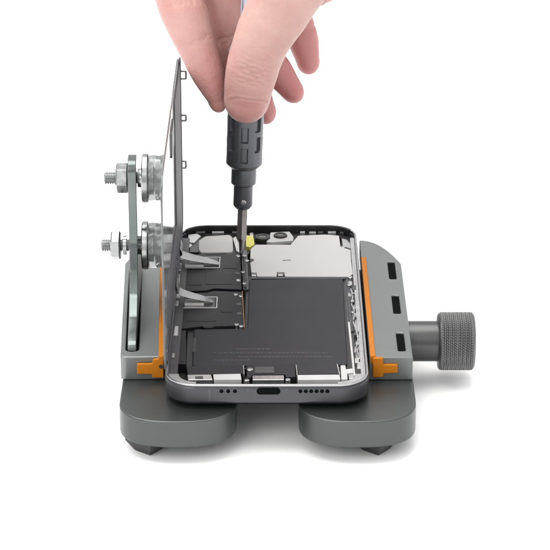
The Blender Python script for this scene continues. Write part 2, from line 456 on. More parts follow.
# ------------------------------------------------------------------ phone
PXC = -2.8; PW, PL = 71.5, 152.5
PT, PB = 26.0, 18.6
phone = thing('open_phone', 'opened phone body with dark battery and pale shield plate, lying between the clamp jaws', 'phone', (PXC, PL / 2, PB))
outer = rrect(PXC, PL / 2, PW, PL, 11.2, 14)
inner = rrect(PXC, PL / 2, PW - 2.2, PL - 2.2, 10.1, 14)
cav = rrect(PXC, PL / 2, PW - 7.6, PL - 7.0, 7.6, 12)
bm = BM(); plate(bm, outer, PB, PT - 0.75, holes=[rrect(PXC, PL / 2, PW - 2.8, PL - 2.8, 9.8, 14)], bevel=1.1, bres=4)
frame = obj('phone_frame', bm, M['frame'], phone, angle=45)
bm = BM(); plate(bm, rrect(PXC, PL / 2, PW - 0.5, PL - 0.5, 10.95, 14), PT - 0.85, PT, holes=[inner], bevel=0.22)
obj('rim', bm, M['rim'], frame, angle=45)
bm = BM()                                     # black adhesive gasket left on the far end of the rim
def arc_end(off, r, a0):
    hw = PW / 2 - off; pts = []
    for k in range(15):
        a = a0 + (PI / 2 - a0) * k / 14; pts.append((PXC + hw - r + r * math.cos(a), PL - off - r + r * math.sin(a)))
    return pts + [(2 * PXC - x, y) for x, y in pts[::-1]]
oa = arc_end(0.3, 10.9, math.radians(34)); ia = arc_end(1.55, 9.7, math.radians(34))
plate(bm, oa + ia[::-1], PB + 2.6, PT + 0.12, bevel=0.2)
obj('gasket', bm, M['gasket'], frame, angle=45)
# ports in the bottom end face
def fpt(px, py=391.3): return ony(px, py, -0.05)
c = fpt(268.5)
bm = BM(); plate(bm, [(c.x + a, c.z + b) for a, b in rrect(0, 0, 8.3, 2.55, 1.26, 8)], -0.03, 0.30, axis='y')
obj('charging_port', bm, M['slotblack'], frame)
for px in (248.2, 287):
    c = fpt(px); bm = BM(); lathe(bm, [(0.16, 0.02), (0.16, 0.34), (0, 0.36), (0.0, .58), (0.08, .68), (0.3, 0.68)], (c.x, -0.06, c.z), (0, 1, 0), 20)
    obj('frame_screw', bm, M['darkmetal'], frame)
for px in (221.5, 228.2, 235, 300.4, 305.8, 311.2, 316.6, 322, 327.4):
    c = fpt(px); bm = BM(); lathe(bm, [(0, 0.72), (0.3, 0.72)], (c.x, -0.03, c.z), (0, 1, 0), 20)
    obj('speaker_hole', bm, M['slotblack'], frame)
c = fpt(209.3)
bm = BM(); box(bm, c.x - .3, c.x + .3, -0.03, 0.2, PB + 1.2, PT - 1.8); obj('antenna_band', bm, M['darkmetal'], frame)
# chassis floor and ledge
bm = BM(); plate(bm, rrect(PXC, PL / 2, PW - 2.6, PL - 2.6, 9.9, 14), PB + 0.8, PB + 2.2)
obj('chassis', bm, M['cavity'], phone)
FZ = PB + 2.2
def halfring(xa, xb, ya, yb, z0, z1, name, m, r=2):
    bm = BM(); box(bm, xa, xb, ya, yb, z0, z1, r); return obj(name, bm, m, phone)
halfring(PXC + 32.9, PXC + 34.55, 11, PL - 12, FZ, 25.2, 'side_ledge', M['ledge'], 0.6)
halfring(PXC + 29.5, PXC + 33.0, 11, PL - 12, FZ, 23.6, 'side_channel', M['darkmetal'], 0.6)
halfring(PXC - 34.55, PXC - 31.4, 11, PL - 12, FZ, 25.05, 'side_ledge', M['darkmetal'], 0.6)
bm = BM()                                     # curved ledges at the two front corners
for sx in (1, -1):
    pts = []
    for k in range(13):
        a = PI / 2 * k / 12
        pts.append((PXC + sx * (24.6 + 9.95 * math.sin(a)), 11.15 - 9.95 * math.cos(a)))
    for k in range(13)[::-1]:
        a = PI / 2 * k / 12
        pts.append((PXC + sx * (24.6 + 6.3 * math.sin(a)), 11.15 - 6.6 * math.cos(a)))
    if sx < 0: pts = pts[::-1]
    bm = BM(); plate(bm, pts, FZ, 25.1, bevel=0.15); obj('corner_ledge', bm, M['ledge'], phone)

def part(name, m, pts, z0, z1, r=0.6, bev=0.18, parent=None, label=None):
    q = Q(pts, z1)
    ar = sum(q[i - 1][0] * q[i][1] - q[i][0] * q[i - 1][1] for i in range(len(q)))
    if ar < 0: q = q[::-1]
    bm = BM(); plate(bm, round_poly(q, r, 4), z0, z1, bevel=bev)
    return obj(name, bm, M[m], parent or phone, label=label)

# battery (L shaped), with its base tray and faint printed lines
part('battery_tray', 'blackplastic', [(246, 276), (346.5, 275), (352, 368), (186, 369), (187.5, 326), (244.5, 326)], FZ, 23.4)
bat = part('battery', 'battery', [(249.5, 279.5), (342.8, 278), (347.5, 364.3), (192.3, 365.5), (193.6, 329), (247.4, 328.5)], 23.3, 24.3, 1.2, 0.45)
bm = BM()
zt = 24.31
for (a, b, y) in ((236, 271, 348.9), (212, 328, 352.6), (238, 333, 356.6), (214, 250, 360.0)):
    x = a
    while x < b:
        w = random.uniform(0.8, 4.5)
        p0 = onz(x, y, zt); p1 = onz(min(x + w, b), y, zt)
        box(bm, p0.x, p1.x, p0.y - 0.5, p0.y + 0.5, 24.28, 24.318)
        x += w + random.uniform(0.7, 1.2)
obj('printed_lines', bm, M['print'], bat)
# adhesive seam on the battery edge
part('battery_seam', 'blackplastic', [(192.3, 352), (193.0, 345), (193.2, 338), (196.4, 338), (196, 352)], 24.2, 24.36, .3, .03, bat)

# logic board shield: pale plate
shp = [(250.6, 249), (255.5, 244.6), (290.6, 244.6), (298, 235.6), (325, 234.4), (339, 235.6), (340.6, 246.6), (350.6, 249.8), (351.4, 262), (353.2, 273.8), (349.5, 276.3),
       (285, 276.2), (284.2, 271.8), (277, 271.8), (276.4, 276.2), (257, 276), (256.3, 272.4), (251.3, 272.2), (250.2, 262.5), (253.8, 260.8), (253.4, 258.4), (250.2, 258.6)]
sh_ = part('shield_plate', 'shield', shp, FZ, 24.7, 0.35, 0.15)
bm = BM()
for (a, b, y) in ((282.6, 286.2, 260.4), (286.8, 291, 260.1)):
    p0 = onz(a, y, 24.7); p1 = onz(b, y, 24.7); box(bm, p0.x, p1.x, p0.y - .45, p0.y + .45, 24.66, 24.715)
obj('printed_mark', bm, M['darkmetal'], sh_)
part('shield_edge', 'darkmetal', [(251.5, 276.8), (349, 277), (349, 278.6), (251.5, 278.6)], FZ, 24.2, .1, .05)
for (a, b) in ((254, 273.8), (280.6, 273.4)):
    p = onz(a, b, 24.75); bm = BM(); box(bm, p.x - 0.9, p.x + .9, p.y - 1.0, p.y + 1.0, FZ, 24.2, .3); obj('shield_tab', bm, M['silver'], sh_)

# cameras at the far end
part('top_tray', 'blackplastic', [(181, 234), (186, 230.8), (345, 230.8), (350, 236), (351.5, 248), (344, 247), (340.5, 236.5), (300, 236.5), (290, 245.5), (252, 245.5), (249, 254), (182, 254)], FZ, 23.0, .8)
def camera(px, py, r, holder):
    p = onz(px, py, 24.6)
    if holder:
        part('camera_bracket', 'whitepart', [(270.4, 232.4), (289.6, 231.4), (293.6, 237.0), (293.0, 240.6), (284, 241.2), (271, 242.3), (266.2, 241.6), (269.6, 237.5)], 23.0, 24.4, .5)
    bm = BM(); lathe(bm, [(0, r), (2.2, r), (2.5, r * .93), (2.5, r * .66), (2.2, r * .6)], (p.x, p.y, 22.6), (0, 0, 1), 40)
    o = obj('camera_module', bm, M['blackplastic'], phone)
    bm = BM(); lathe(bm, [(0, r * .58), (.35, r * .5), (.5, r * .3), (.55, 0.1)], (p.x, p.y, 24.6), (0, 0, 1), 36)
    obj('lens', bm, M['lens'], o)
camera(262.4, 237.4, 3.1, False)
camera(280.4, 235.6, 2.75, True)
part('yellow_flex', 'yellow', [(245.6, 235.0), (253.4, 236.2), (254.6, 244.2), (250, 247), (246, 246.4)], FZ, 24.5, .3)
part('flash_unit', 'silver', [(249.6, 232.5), (253.4, 232.3), (253.6, 235.8), (249.8, 236)], FZ, 24.3, .3)

# pale speaker box top left, bits round it
part('speaker_box', 'whitepart', [(198.6, 240.5), (205, 236.2), (229.8, 234.6), (232.6, 237.4), (233.2, 250.4), (230.8, 252), (201, 252.4), (198.6, 249.6)], FZ, 24.9, 1.0, .35)
part('small_bracket', 'silver', [(188, 234.5), (197, 233.4), (201, 235.8), (194.2, 242.6), (188.4, 242.2)], FZ, 24.6, .3)
part('small_bracket', 'silver', [(181.5, 240.4), (187, 239), (192.5, 245), (187, 249.2), (181, 247)], FZ, 24.2, .3)
part('small_bracket', 'darkmetal', [(191, 243), (200, 238), (199, 252), (189, 252)], FZ, 24.0, .3)
part('small_bracket', 'silver', [(232.8, 238), (236, 236), (242, 250), (240, 252.5), (236.5, 251)], FZ, 24.6, .3)

# black foil covers on the left
covA = part('board_cover', 'cover', [(184, 254.6), (240.2, 253.4), (241.6, 289.4), (214, 288.2), (206, 290.4), (181, 291.2)], FZ, 24.7, .7, label='upper black foil cover')
covB = part('board_cover', 'cover', [(181, 293.2), (206, 292.6), (214, 290.8), (241.6, 291.8), (243.4, 325.2), (214, 326.2), (212, 327.6), (203.5, 327.6), (202, 326), (178, 329)], FZ, 24.7, .7, label='lower black foil cover')
part('copper_strip', 'copper', [(241.7, 291), (242.6, 291), (244.7, 326.6), (243.7, 326.6)], FZ, 24.95, .1, .05)
part('side_flex', 'darkmetal', [(241.2, 250), (247.4, 250), (248.6, 289), (243.2, 289)], FZ, 24.3, .3)
part('side_flex', 'blackplastic', [(243.4, 254.5), (245.6, 254.5), (246.6, 287), (244.4, 287)], 24.3, 24.9, .2, .1)
def screw(px, py, z=24.95, r=0.85, m='silver'):
    p = onz(px, py, z); bm = BM()
    lathe(bm, [(0, r), (z - 23.2 - .15, r), (z - 23.2, r * .82), (z - 23.2, r * .38), (z - 23.5, r * .34)], (p.x, p.y, 23.2), (0, 0, 1), 18)
    obj('screw', bm, M[m], phone)
for a, b in ((238.2, 255.6), (244.2, 255.4), (246.8, 260.2), (235.6, 294), (240.8, 295.6), (236.5, 324), (241.2, 325.6), (350.4, 276.8), (343.2, 246.4), (243, 271.5), (244.4, 283)):
    screw(a, b)
# connector recesses: pale frames in each foil cover
def conn(x0, y0, x1, y1, par):
    z = 24.72
    q0 = onz(x0, y1, z); q1 = onz(x1, y0, z)
    bm = BM(); plate(bm, rrect((q0.x + q1.x) / 2, (q0.y + q1.y) / 2, q1.x - q0.x, q1.y - q0.y, .5, 3), 24.5, 24.95,
                     holes=[rrect((q0.x + q1.x) / 2, (q0.y + q1.y) / 2, q1.x - q0.x - .9, q1.y - q0.y - 1.2, .3, 3)], bevel=0.08)
    f = obj('connector_frame', bm, M['whitepart'], par)
    bm = BM(); box(bm, q0.x + .8, q0.x + (q1.x - q0.x) * .46, q0.y + .9, q1.y - 2.4, 24.6, 25.05, .4); obj('connector', bm, M['whitepart'], par)
    bm = BM(); box(bm, q0.x + (q1.x - q0.x) * .5, q1.x - .9, q0.y + .9, q1.y - .9, 24.6, 24.85, .4); obj('connector', bm, M['darkmetal'], par)
conn(186.4, 257.2, 220.6, 268.2, covA)
conn(181.8, 297.0, 217.8, 308.4, covB)

# left column bits
for (pts, m, z) in (([(176, 306), (181, 305.5), (181.5, 314), (175.8, 314.5)], 'silver', 24.9), ([(175, 326), (178.4, 326), (178, 335.5), (173.6, 335.5)], 'whitepart', 25.1),
                    ([(178.6, 331), (186, 330), (186, 364), (177, 364)], 'cover', 24.3), ([(172.8, 340), (176.4, 340), (176, 350), (172, 350)], 'darkmetal', 25.0),
                    ([(172, 353), (174.6, 353), (174.3, 357), (171.6, 357)], 'silver', 25.1)):
    part('side_clip', m, pts, FZ, z, .3, .1)
for (pts, m, z) in (([(341.5, 238.5), (346.5, 239.5), (352.6, 246), (352.4, 249), (343, 246)], 'ledge', 24.4), ([(177.5, 256), (184, 255.4), (183.4, 259.8), (177, 260)], 'whitepart', 25.2), ([(177.6, 263), (181.6, 262.8), (181.2, 270), (177, 270.2)], 'silver', 25.3),
                    ([(174.6, 294), (180.6, 293.6), (180.2, 298), (174, 298.4)], 'whitepart', 25.2), ([(174, 301), (178.6, 300.8), (178.4, 305), (173.6, 305.2)], 'silver', 25.3), ([(177.6, 274), (180, 274), (179.4, 288), (176.8, 288)], 'ledge', 25.1),
                    ([(183, 247.4), (188, 246.8), (188.4, 251.4), (182.6, 252)], 'whitepart', 24.8), ([(206, 252.8), (226, 252.2), (226.2, 253.3), (206, 253.8)], 'darkmetal', 24.9)):
    part('small_bracket', m, pts, FZ, z, .3, .1)
# raised outlines and little components on the foil covers
for (x0, y0, x1, y1, m, par) in ((206, 272, 232, 284, 'cover', covA), (223, 258, 237, 268, 'cover', covA), (188, 273, 201, 285, 'cover', covA), (221, 297, 233, 312, 'cover', covB), (186, 312, 216, 321, 'cover', covB),
                                 (235.5, 272, 239.5, 274, 'darkmetal', covA), (236.5, 279, 240, 281, 'silver', covA), (236.6, 303, 241, 305, 'darkmetal', covB), (237.2, 312, 241.6, 314.4, 'darkmetal', covB)):
    part('foil_panel', m, [(x0, y0), (x1, y0), (x1 + .6, y1), (x0 - .2, y1)], 24.6, 24.82, .5, .06, par)
# bottom row: speaker, connector, haptic unit
part('bottom_module', 'cover', [(186.5, 366), (243.3, 365.3), (243.8, 373.4), (187.3, 374.4)], FZ, 24.5, .6, label='left dark speaker module')
part('bottom_strip', 'silver', [(187.2, 374.6), (211, 374.4), (212.6, 379.6), (188, 379.8)], FZ, 24.9, .3)
part('bottom_strip', 'whitepart', [(213, 374.2), (240.6, 373.6), (241.6, 379.4), (214, 379.6)], FZ, 24.6, .3)
part('bottom_recess', 'darkmetal', [(195, 376.2), (203, 376), (203.4, 378.8), (195.4, 379)], 24.6, 25.0, .3, .05)
part('bottom_edge', 'silver', [(242.9, 365.2), (244.0, 365.2), (244.6, 374), (243.4, 374.2)], FZ, 24.9, .1, .05)
part('port_module', 'cover', [(246.5, 365.6), (275, 365.2), (275.4, 363.6), (295, 363.2), (295.6, 376.6), (285.8, 377), (285, 374.2), (252, 374.4), (251, 377.4), (246.6, 377.4)], FZ, 24.6, .4)
part('port_block', 'darkmetal', [(255, 366.6), (274, 366.4), (274.4, 372.4), (254.6, 372.6)], 24.5, 24.85, .3, .1)
part('port_strip', 'silver', [(252.4, 375.4), (283.8, 375.2), (284, 379.6), (252.6, 379.8)], FZ, 24.9, .3)
screw(250, 368.8, 25.0, 1.1); screw(246.8, 379.6, 25.0, .9); screw(287.8, 379.0, 25.0, .9)
part('haptic_unit', 'battery', [(296.8, 364.8), (336.6, 364.2), (338.8, 373.6), (297.6, 374.2)], FZ, 24.7, .4, label='right dark module with pale strip below')
part('bottom_strip', 'whitepart', [(297.4, 374.8), (339.6, 374.4), (340.6, 379.4), (298, 379.8)], FZ, 24.6, .3)
part('haptic_edge', 'silver', [(295.6, 364.6), (296.6, 364.6), (297.6, 374.4), (296.6, 374.6)], FZ, 24.9, .1, .05)
part('haptic_edge', 'silver', [(336.6, 364), (337.8, 364), (340.2, 373.8), (339, 374)], FZ, 24.9, .1, .05)
part('corner_bracket', 'whitepart', [(340.4, 365.2), (345.4, 365), (346, 369), (352.8, 368.2), (354, 372.4), (347, 373.2), (347.6, 379), (341.4, 379.2)], FZ, 25.0, .3)
part('corner_bracket', 'silver', [(348.6, 374.2), (354.2, 373.4), (354.8, 378.4), (349, 379)], FZ, 24.6, .3)
part('side_strip', 'whitepart', [(347.8, 322), (349.8, 321.6), (355.4, 375), (353.6, 376.6)], FZ, 25.2, .2, .1)
# right column: flex, clips and screws along the inner wall
part('button_flex', 'darkmetal', [(345.6, 279), (352, 277.6), (356.4, 330), (350.2, 332)], FZ, 24.1, .4)
rnd = random.Random(3)
y = 281.0
while y < 366:
    xc = 351.4 + (y - 281) * 0.098 + rnd.uniform(-2.6, 3.2)
    w = rnd.uniform(2.2, 5.2); h = rnd.uniform(2.4, 6.8)
    k = rnd.choice(['silver', 'darkmetal', 'ledge', 'blackplastic', 'ledge', 'silver'])
    z = rnd.uniform(24.2, 25.25)
    sk = rnd.uniform(-1.2, 1.2)
    part('side_clip', k, [(xc - w / 2, y), (xc + w / 2, y + .2), (xc + w / 2 + sk, y + h), (xc - w / 2 + sk, y + h)], FZ, z, .35, .1)
    y += h * rnd.uniform(.75, 1.15)
for a, b in ((349.2, 284.5), (352.4, 300.4), (353.0, 311.6), (357.2, 343.2), (358.6, 357.6)): screw(a, b, 25.4, .75)
# a thin wire clip along the right wall
bm = BM()
tube(bm, [tuple(onz(a, b, 25.3)) for a, b in ((350.6, 289), (352.8, 296), (351.6, 304), (354.4, 312), (353.4, 322), (356.4, 331), (357.8, 340), (356.6, 349), (359.6, 358))], 0.28, 8)
obj('antenna_wire', bm, M['silver'], phone)
# bits along the far wall
y = 0
for (a, w, k) in ((196, 9, 'darkmetal'), (212, 12, 'ledge'), (232, 6, 'darkmetal'), (300, 5, 'ledge'), (309, 7, 'silver'), (318, 5, 'darkmetal'), (328, 8, 'ledge'), (340, 4, 'darkmetal')):
    part('wall_clip', k, [(a, 231.2), (a + w, 231.0), (a + w, 232.6), (a, 232.8)], FZ, 24.4, .2, .08)

# ------------------------------------------------------------------ display standing open beside the phone
disp = thing('phone_display', 'phone screen opened upright on its edge, held by the suction cups', 'phone screen', (-39.2, PL / 2, 27.0))
DZ0, DZ1 = 27.2, 99.5
bm = BM(); plate(bm, rrect(PL / 2 + .3, (DZ0 + DZ1) / 2, 147.6, DZ1 - DZ0, 9.5, 12), DX, DX + 0.75, bevel=0.2, axis='x')
obj('cover_glass', bm, M['displayglass'], disp)
bm = BM(); plate(bm, round_poly([(3.5, DZ0 + .7), (149, DZ0 + .7), (149, DZ1 - .7), (142, DZ1 - .7), (142, DZ0 + 3.6), (3.5, DZ0 + 3.6)], [1.2, 9, 9, 1, 3, 1.2]), DX + .74, DX + 1.5, bevel=0.15, axis='x')
obj('bezel_frame', bm, M['displayframe'], disp)
for (a0, a1, b0, b1, m) in ((94, 141.6, 31.5, 97.5, 'displayframe'), (66, 84, 85, 95, 'darkmetal'), (6, 92, 31, 36, 'darkmetal'), (20, 92, 38, 50, 'displayframe')):
    bm = BM(); plate(bm, rrect((a0 + a1) / 2, (b0 + b1) / 2, a1 - a0, b1 - b0, 1.6, 5), DX + .76, DX + 1.3, bevel=0.1, axis='x')
    obj('backing_sheet', bm, M[m], disp)
# wire clips on the far edge
for (py, h) in ((75, 7.5), (118, 5.4), (164.5, 6.6)):
    p0 = ony(180.2, py - h / 2, 146); p1 = ony(186, py + h / 2, 146)
    xa, xb = DX + 1.3, p1.x
    bm = BM(); tube(bm, [(xa, 146, p0.z), (xb - .35, 146, p0.z), (xb, 146, p0.z - .35), (xb, 146, p1.z + .35), (xb - .35, 146, p1.z), (xa, 146, p1.z)], 0.42, 8, 4)
    obj('edge_clip', bm, M['whitepart' if py == 118 else 'ledge'], disp)
# flex ribbons folding down onto the connectors
def ribbon(path, widths, name, m, th=0.22):
    P = catmull([(*p, w) for p, w in zip(path, widths)], 8)
    bm = BM(); rows = []
    for p in P:
        hw = p[3] / 2
        rows.append([bm.verts.new((p[0], p[1] + s * hw, p[2] + dz)) for s, dz in ((-1, 0), (1, 0), (1, th), (-1, th))])
    for a, b in zip(rows, rows[1:]):
        for k in range(4): bm.faces.new((a[k], a[(k + 1) % 4], b[(k + 1) % 4], b[k]))
    bm.faces.new(rows[0][::-1]); bm.faces.new(rows[-1])
    return obj(name, bm, m, disp)
for (py, xr, w0) in ((262.5, 219, 9.0), (300.8, 213, 8.0)):
    e = onz(xr, py + .8, 25.3); m_ = onz(198, py - 1.5, 27.6); s0 = onz(184, py - 3.5, 29.5)
    yy = e.y
    rb = ribbon([(DX + 1.55, yy + 2, 32.5), (DX + 2.4, yy + 1.8, 30.2), (s0.x - 1.5, yy + 1.2, 28.6), (m_.x - 2, yy + .6, 27.2), ((m_.x + e.x) / 2, yy, 26.2), (e.x, yy - .3, 25.2)], [w0 + 1, w0 + .5, w0 - 1, w0 - 2, w0 - 3.5, w0 - 6.4], 'flex_ribbon', M['flex'])
    bm = BM(); cpt = onz(199, py + 3.4, 25.6); box(bm, cpt.x - 5.5, cpt.x + 1.8, cpt.y - 1.1, cpt.y + 2.4, 24.9, 25.8, .5); obj('ribbon_connector', bm, M['whitepart'], rb)

# ------------------------------------------------------------------ screwdriver
DY = 124.0
tip = ony(241.0, 257.0, DY); top = ony(249.5, -4, DY)
ax = (top - tip).normalized(); LD = (top - tip).length
def tpos(py):                                  # distance along the axis of a photo height
    return (ony(244, py, DY) - tip).length
sd = thing('screwdriver', 'charcoal precision screwdriver with slotted grip, held upright over the open phone', 'screwdriver', tuple(tip))
k_ = zc(tip) / FPX
t_hb = tpos(166.5)
def slot_depth(th, t):
    """grip slots: three staggered columns, repeated round the grip"""
    d = 0.0; n = 8
    a = th * n / (2 * PI)
    col = int(round(a)) % n; off = (a - round(a)) * (2 * PI / n) * 6.9
    pitch = 8.3; ph = 2.5 if col % 2 == 0 else 6.5
    tt = (t - t_hb - ph) / pitch
    f = (tt - math.floor(tt)) * pitch - pitch / 2
    if ph + (math.floor(tt) + .5) * pitch < 5.2: return 0.0
    qx, qy = abs(off) - 0.95, abs(f) - 2.6
    dist = math.hypot(max(qx, 0), max(qy, 0)) + min(max(qx, qy), 0) - 0.45
    if dist < 0.0: d = 1.0 * min(1, -dist / 0.16)
    return d
t_top = LD + 22
Rg = 36.2 / 2 * k_
prof = [(t_hb - .1, 3.0), (t_hb, Rg - 1.6), (t_hb + 0.25, Rg - 1.35), (t_hb + 1.5, Rg - .12), (t_hb + 1.8, Rg)]
tg1 = tpos(52)
n = 220
prof += [(t_hb + 1.9 + (tg1 - t_hb - 1.9) * k / n, Rg) for k in range(n + 1)]
tn = tpos(20); Rn = 8.6 * k_
for k in range(1, 24):
    f = k / 23; prof.append((tg1 + (tn - tg1) * f, Rg + (Rn - Rg) * (f * f * (3 - 2 * f))))
prof += [(tn + .2, Rn - 0.6)]
def rad(th, t, r):
    return r - (slot_depth(th, t) if (t_hb + 1.9 < t < tg1) else 0)
bm = BM(); lathe(bm, prof, tip, ax, 400, radial=rad)
hd = obj('grip_handle', bm, M['driver'], sd, angle=28, wn=False)
bm = BM(); lathe(bm, [(tn, Rn - .5), (tn + .3, Rn - .1), (t_top, Rn - .1), (t_top + .8, Rn + 1.5), (t_top + 6, Rn + 1.5), (t_top + 6.6, Rn)], tip, ax, 48); obj('handle_neck', bm, M['neck'], sd)
t0_, t1_, t2_, t3_ = tpos(182), tpos(208), tpos(181), tpos(208)
bm = BM(); Rc = 25 / 2 * k_
lathe(bm, [(t0_ - .9, Rc - .9), (t0_ - .2, Rc), (t_hb - .8, Rc), (t_hb + 0.2, Rc - .35)], tip, ax, 64); obj('collar', bm, M['driver'], sd)
bm = BM(); Rs = 19.4 / 2 * k_
def hexr(th, t, r): 
    return r
lathe(bm, [(t1_ - .1, Rs - 1.7), (t1_ + .1, Rs - 1.0), (t1_ + 1.3, Rs - .1), (t1_ + 1.6, Rs), (t0_ - .5, Rs), (t0_ + .2, Rs - .1)], tip, ax, 64)
slv = obj('sleeve', bm, M['driver'], sd)
c_ = tip + ax * (t1_ + 3.6)
bm = BM(); lathe(bm, [(0, 1.15), (0.25, 1.1), (0.45, .9), (.5, .1)], c_ + Vector((0.2, -Rs + .12, 0)), (0, -1, 0), 24); obj('detent_ball', bm, M['bit'], slv)
bm = BM(); Rb = 10.2 / 2 * k_
def hexshaft(th, t, r):
    a = (th % (PI / 3)) - PI / 6
    return r * (0.94 / max(.85, math.cos(a)) if r > 1.2 else 1)
lathe(bm, [(-.4, .35), (0, .55), (2.5, .75), (4.0, .95), (tpos(242), 1.15), (tpos(238.5), Rb - .25), (tpos(237.5), Rb), (t1_ + 1, Rb)], tip, ax, 48, radial=hexshaft)
obj('bit', bm, M['bit'], sd, angle=30)

# ------------------------------------------------------------------ hand
def H(px, py, y, rpx, rb):                     # joint: photo position, depth, half width in photo pixels, half depth in mm
    p = ony(px, py, y); k = zc(p) / FPX
    return (p.x, p.y, p.z, rpx * k, rb)
fingers = {
 'thumb': ([H(325, -105, 128, 32, 13), H(312, -60, 118, 38, 13.5), H(293, -22, 110, 39, 12.5), H(279, 8, 107.5, 33, 11), H(265.2, 33, 106.5, 29.2, 9.6), H(255.5, 58, 107, 27, 8.8), H(250.0, 80, 108.2, 25.6, 8.3), H(247.0, 97.5, 109.4, 23.4, 7.3)], (1, 1.2)),
 'index': ([H(222, -118, 150, 22, 9.5), H(196, -75, 142, 23, 9), H(176, -30, 133, 24.5, 9), H(180, -2, 127, 24.6, 8.8), H(188.5, 24, 124, 22.6, 8.2), H(198.2, 48, 122.6, 19.6, 7.8), H(207.4, 71, 121.6, 17.4, 7.4), H(213.8, 88, 121.2, 13.6, 6.6), H(217.0, 99, 121.2, 9.8, 5.4)], (1, 1.45)),
 'middle': ([H(250, -122, 158, 22, 9.5), H(232, -70, 153, 22, 9), H(218, -22, 147, 23, 8.6), H(222, 10, 143, 22.5, 7.9), H(234, 50, 140.4, 22, 7.2), H(250, 83, 139.6, 18.5, 6.8), H(263.5, 110, 139.2, 12.4, 5.6)], (1, 1.2)),
 'ring': ([H(280, -115, 160, 21, 9), H(262, -65, 160, 21, 8.6), H(248, -18, 156, 21, 8), H(247, 16, 150, 18, 7.4), H(262, 47, 146, 16.0, 7), H(277.5, 71, 143, 15.0, 6.6), H(291.5, 90, 141.4, 12.2, 5.4)], (1, 1.22)),
 'pinky': ([H(306, -100, 158, 19, 8.4), H(294, -55, 158, 18.5, 8), H(289, -15, 155, 18, 7.2), H(294.5, 12, 155, 16.4, 6.6), H(302.6, 39, 154, 15.6, 6.2), H(307.8, 60.4, 153, 12.0, 5.2)], (1, 1.2)),
}
palm = [
 [H(222, -112, 150, 24, 11), H(250, -175, 152, 30, 13), H(285, -235, 152, 34, 15)],
 [H(250, -116, 158, 24, 11), H(268, -175, 156, 30, 14), H(290, -235, 153, 34, 16)],
 [H(280, -110, 160, 24, 11), H(292, -175, 156, 30, 14), H(300, -235, 153, 34, 16)],
 [H(306, -96, 158, 22, 10), H(318, -150, 154, 28, 14), H(312, -235, 152, 32, 16)],
 [H(318, -3.5, 132, 9.5, 6), H(331, -16, 138, 13, 8), H(334, -45, 146, 18, 12), H(326, -110, 150, 28, 15)],      # heel of the hand
 [H(312, -62, 120, 36, 13), H(310, -140, 140, 40, 15), H(302, -230, 150, 40, 17)],
 [H(296, -225, 152, 62, 19), H(300, -330, 158, 66, 22), H(306, -470, 170, 78, 30)],
]
bm = BM()
for f, (p, e) in fingers.items(): limb(bm, p, 8, 36, e)
for p in palm: limb(bm, p, 8, 36)
bmesh.ops.recalc_face_normals(bm, faces=bm.faces)
me = bpy.data.meshes.new('hand_raw'); bm.to_mesh(me); bm.free()
ho = bpy.data.objects.new('hand_raw', me); C.objects.link(ho)
md = ho.modifiers.new('r', 'REMESH'); md.mode = 'VOXEL'; md.voxel_size = 0.5; md.adaptivity = 0
m2 = ho.modifiers.new('s', 'SMOOTH'); m2.factor = 0.5; m2.iterations = 10
dg = bpy.context.evaluated_depsgraph_get(); dg.update()
hm = bpy.data.meshes.new_from_object(ho.evaluated_get(dg))
bpy.data.objects.remove(ho); bpy.data.meshes.remove(me)
nv = len(hm.vertices)
co = np.empty(nv * 3); hm.vertices.foreach_get('co', co); co = co.reshape(-1, 3)
nr = np.empty(nv * 3); hm.vertices.foreach_get('normal', nr); nr = nr.reshape(-1, 3)
disp_ = np.zeros(nv); flush = np.zeros(nv); nail = np.zeros(nv)
def seg(a, b):
    a = np.array(a[:3]); b = np.array(b[:3]); d = b - a; L = np.linalg.norm(d); d /= L
    s = (co - a) @ d
    rad_ = np.linalg.norm(co - a - np.outer(s, d), axis=1)
    return s, rad_, d, L
def sstep(x, a, b):
    t = np.clip((x - a) / (b - a), 0, 1); return t * t * (3 - 2 * t)
# which finger is a vertex on: nearest segment
best = np.full(nv, 1e9); own = np.full(nv, -1)
for fi, (f, (p, e)) in enumerate(fingers.items()):
    for a, b in zip(p, p[1:]):
        A = np.array(a[:3]); B = np.array(b[:3]); d = B - A; t = np.clip(((co - A) @ d) / (d @ d), 0, 1)
        q = np.linalg.norm(co - A - np.outer(t, d), axis=1) / ((a[3] + b[3]) / 2)
        w = q < best; best[w] = q[w]; own[w] = fi
# pads flush pink towards every fingertip, palm side reddish
for fi, (f, (p, e)) in enumerate(fingers.items()):
    tipp = np.array(p[-1][:3]); dd = np.linalg.norm(co - tipp, axis=1)
    on = own == fi
    amt = {'thumb': 0.20, 'index': 0.36, 'middle': 0.50, 'ring': 0.50, 'pinky': 0.42}[f]
    flush[on] += (amt * (1 - sstep(dd, 6, 34)))[on]
    base = {'thumb': 0.0, 'index': 0.16, 'middle': 0.28, 'ring': 0.28, 'pinky': 0.26}[f]
    flush[on] += base
flush = np.clip(flush, 0, 1)
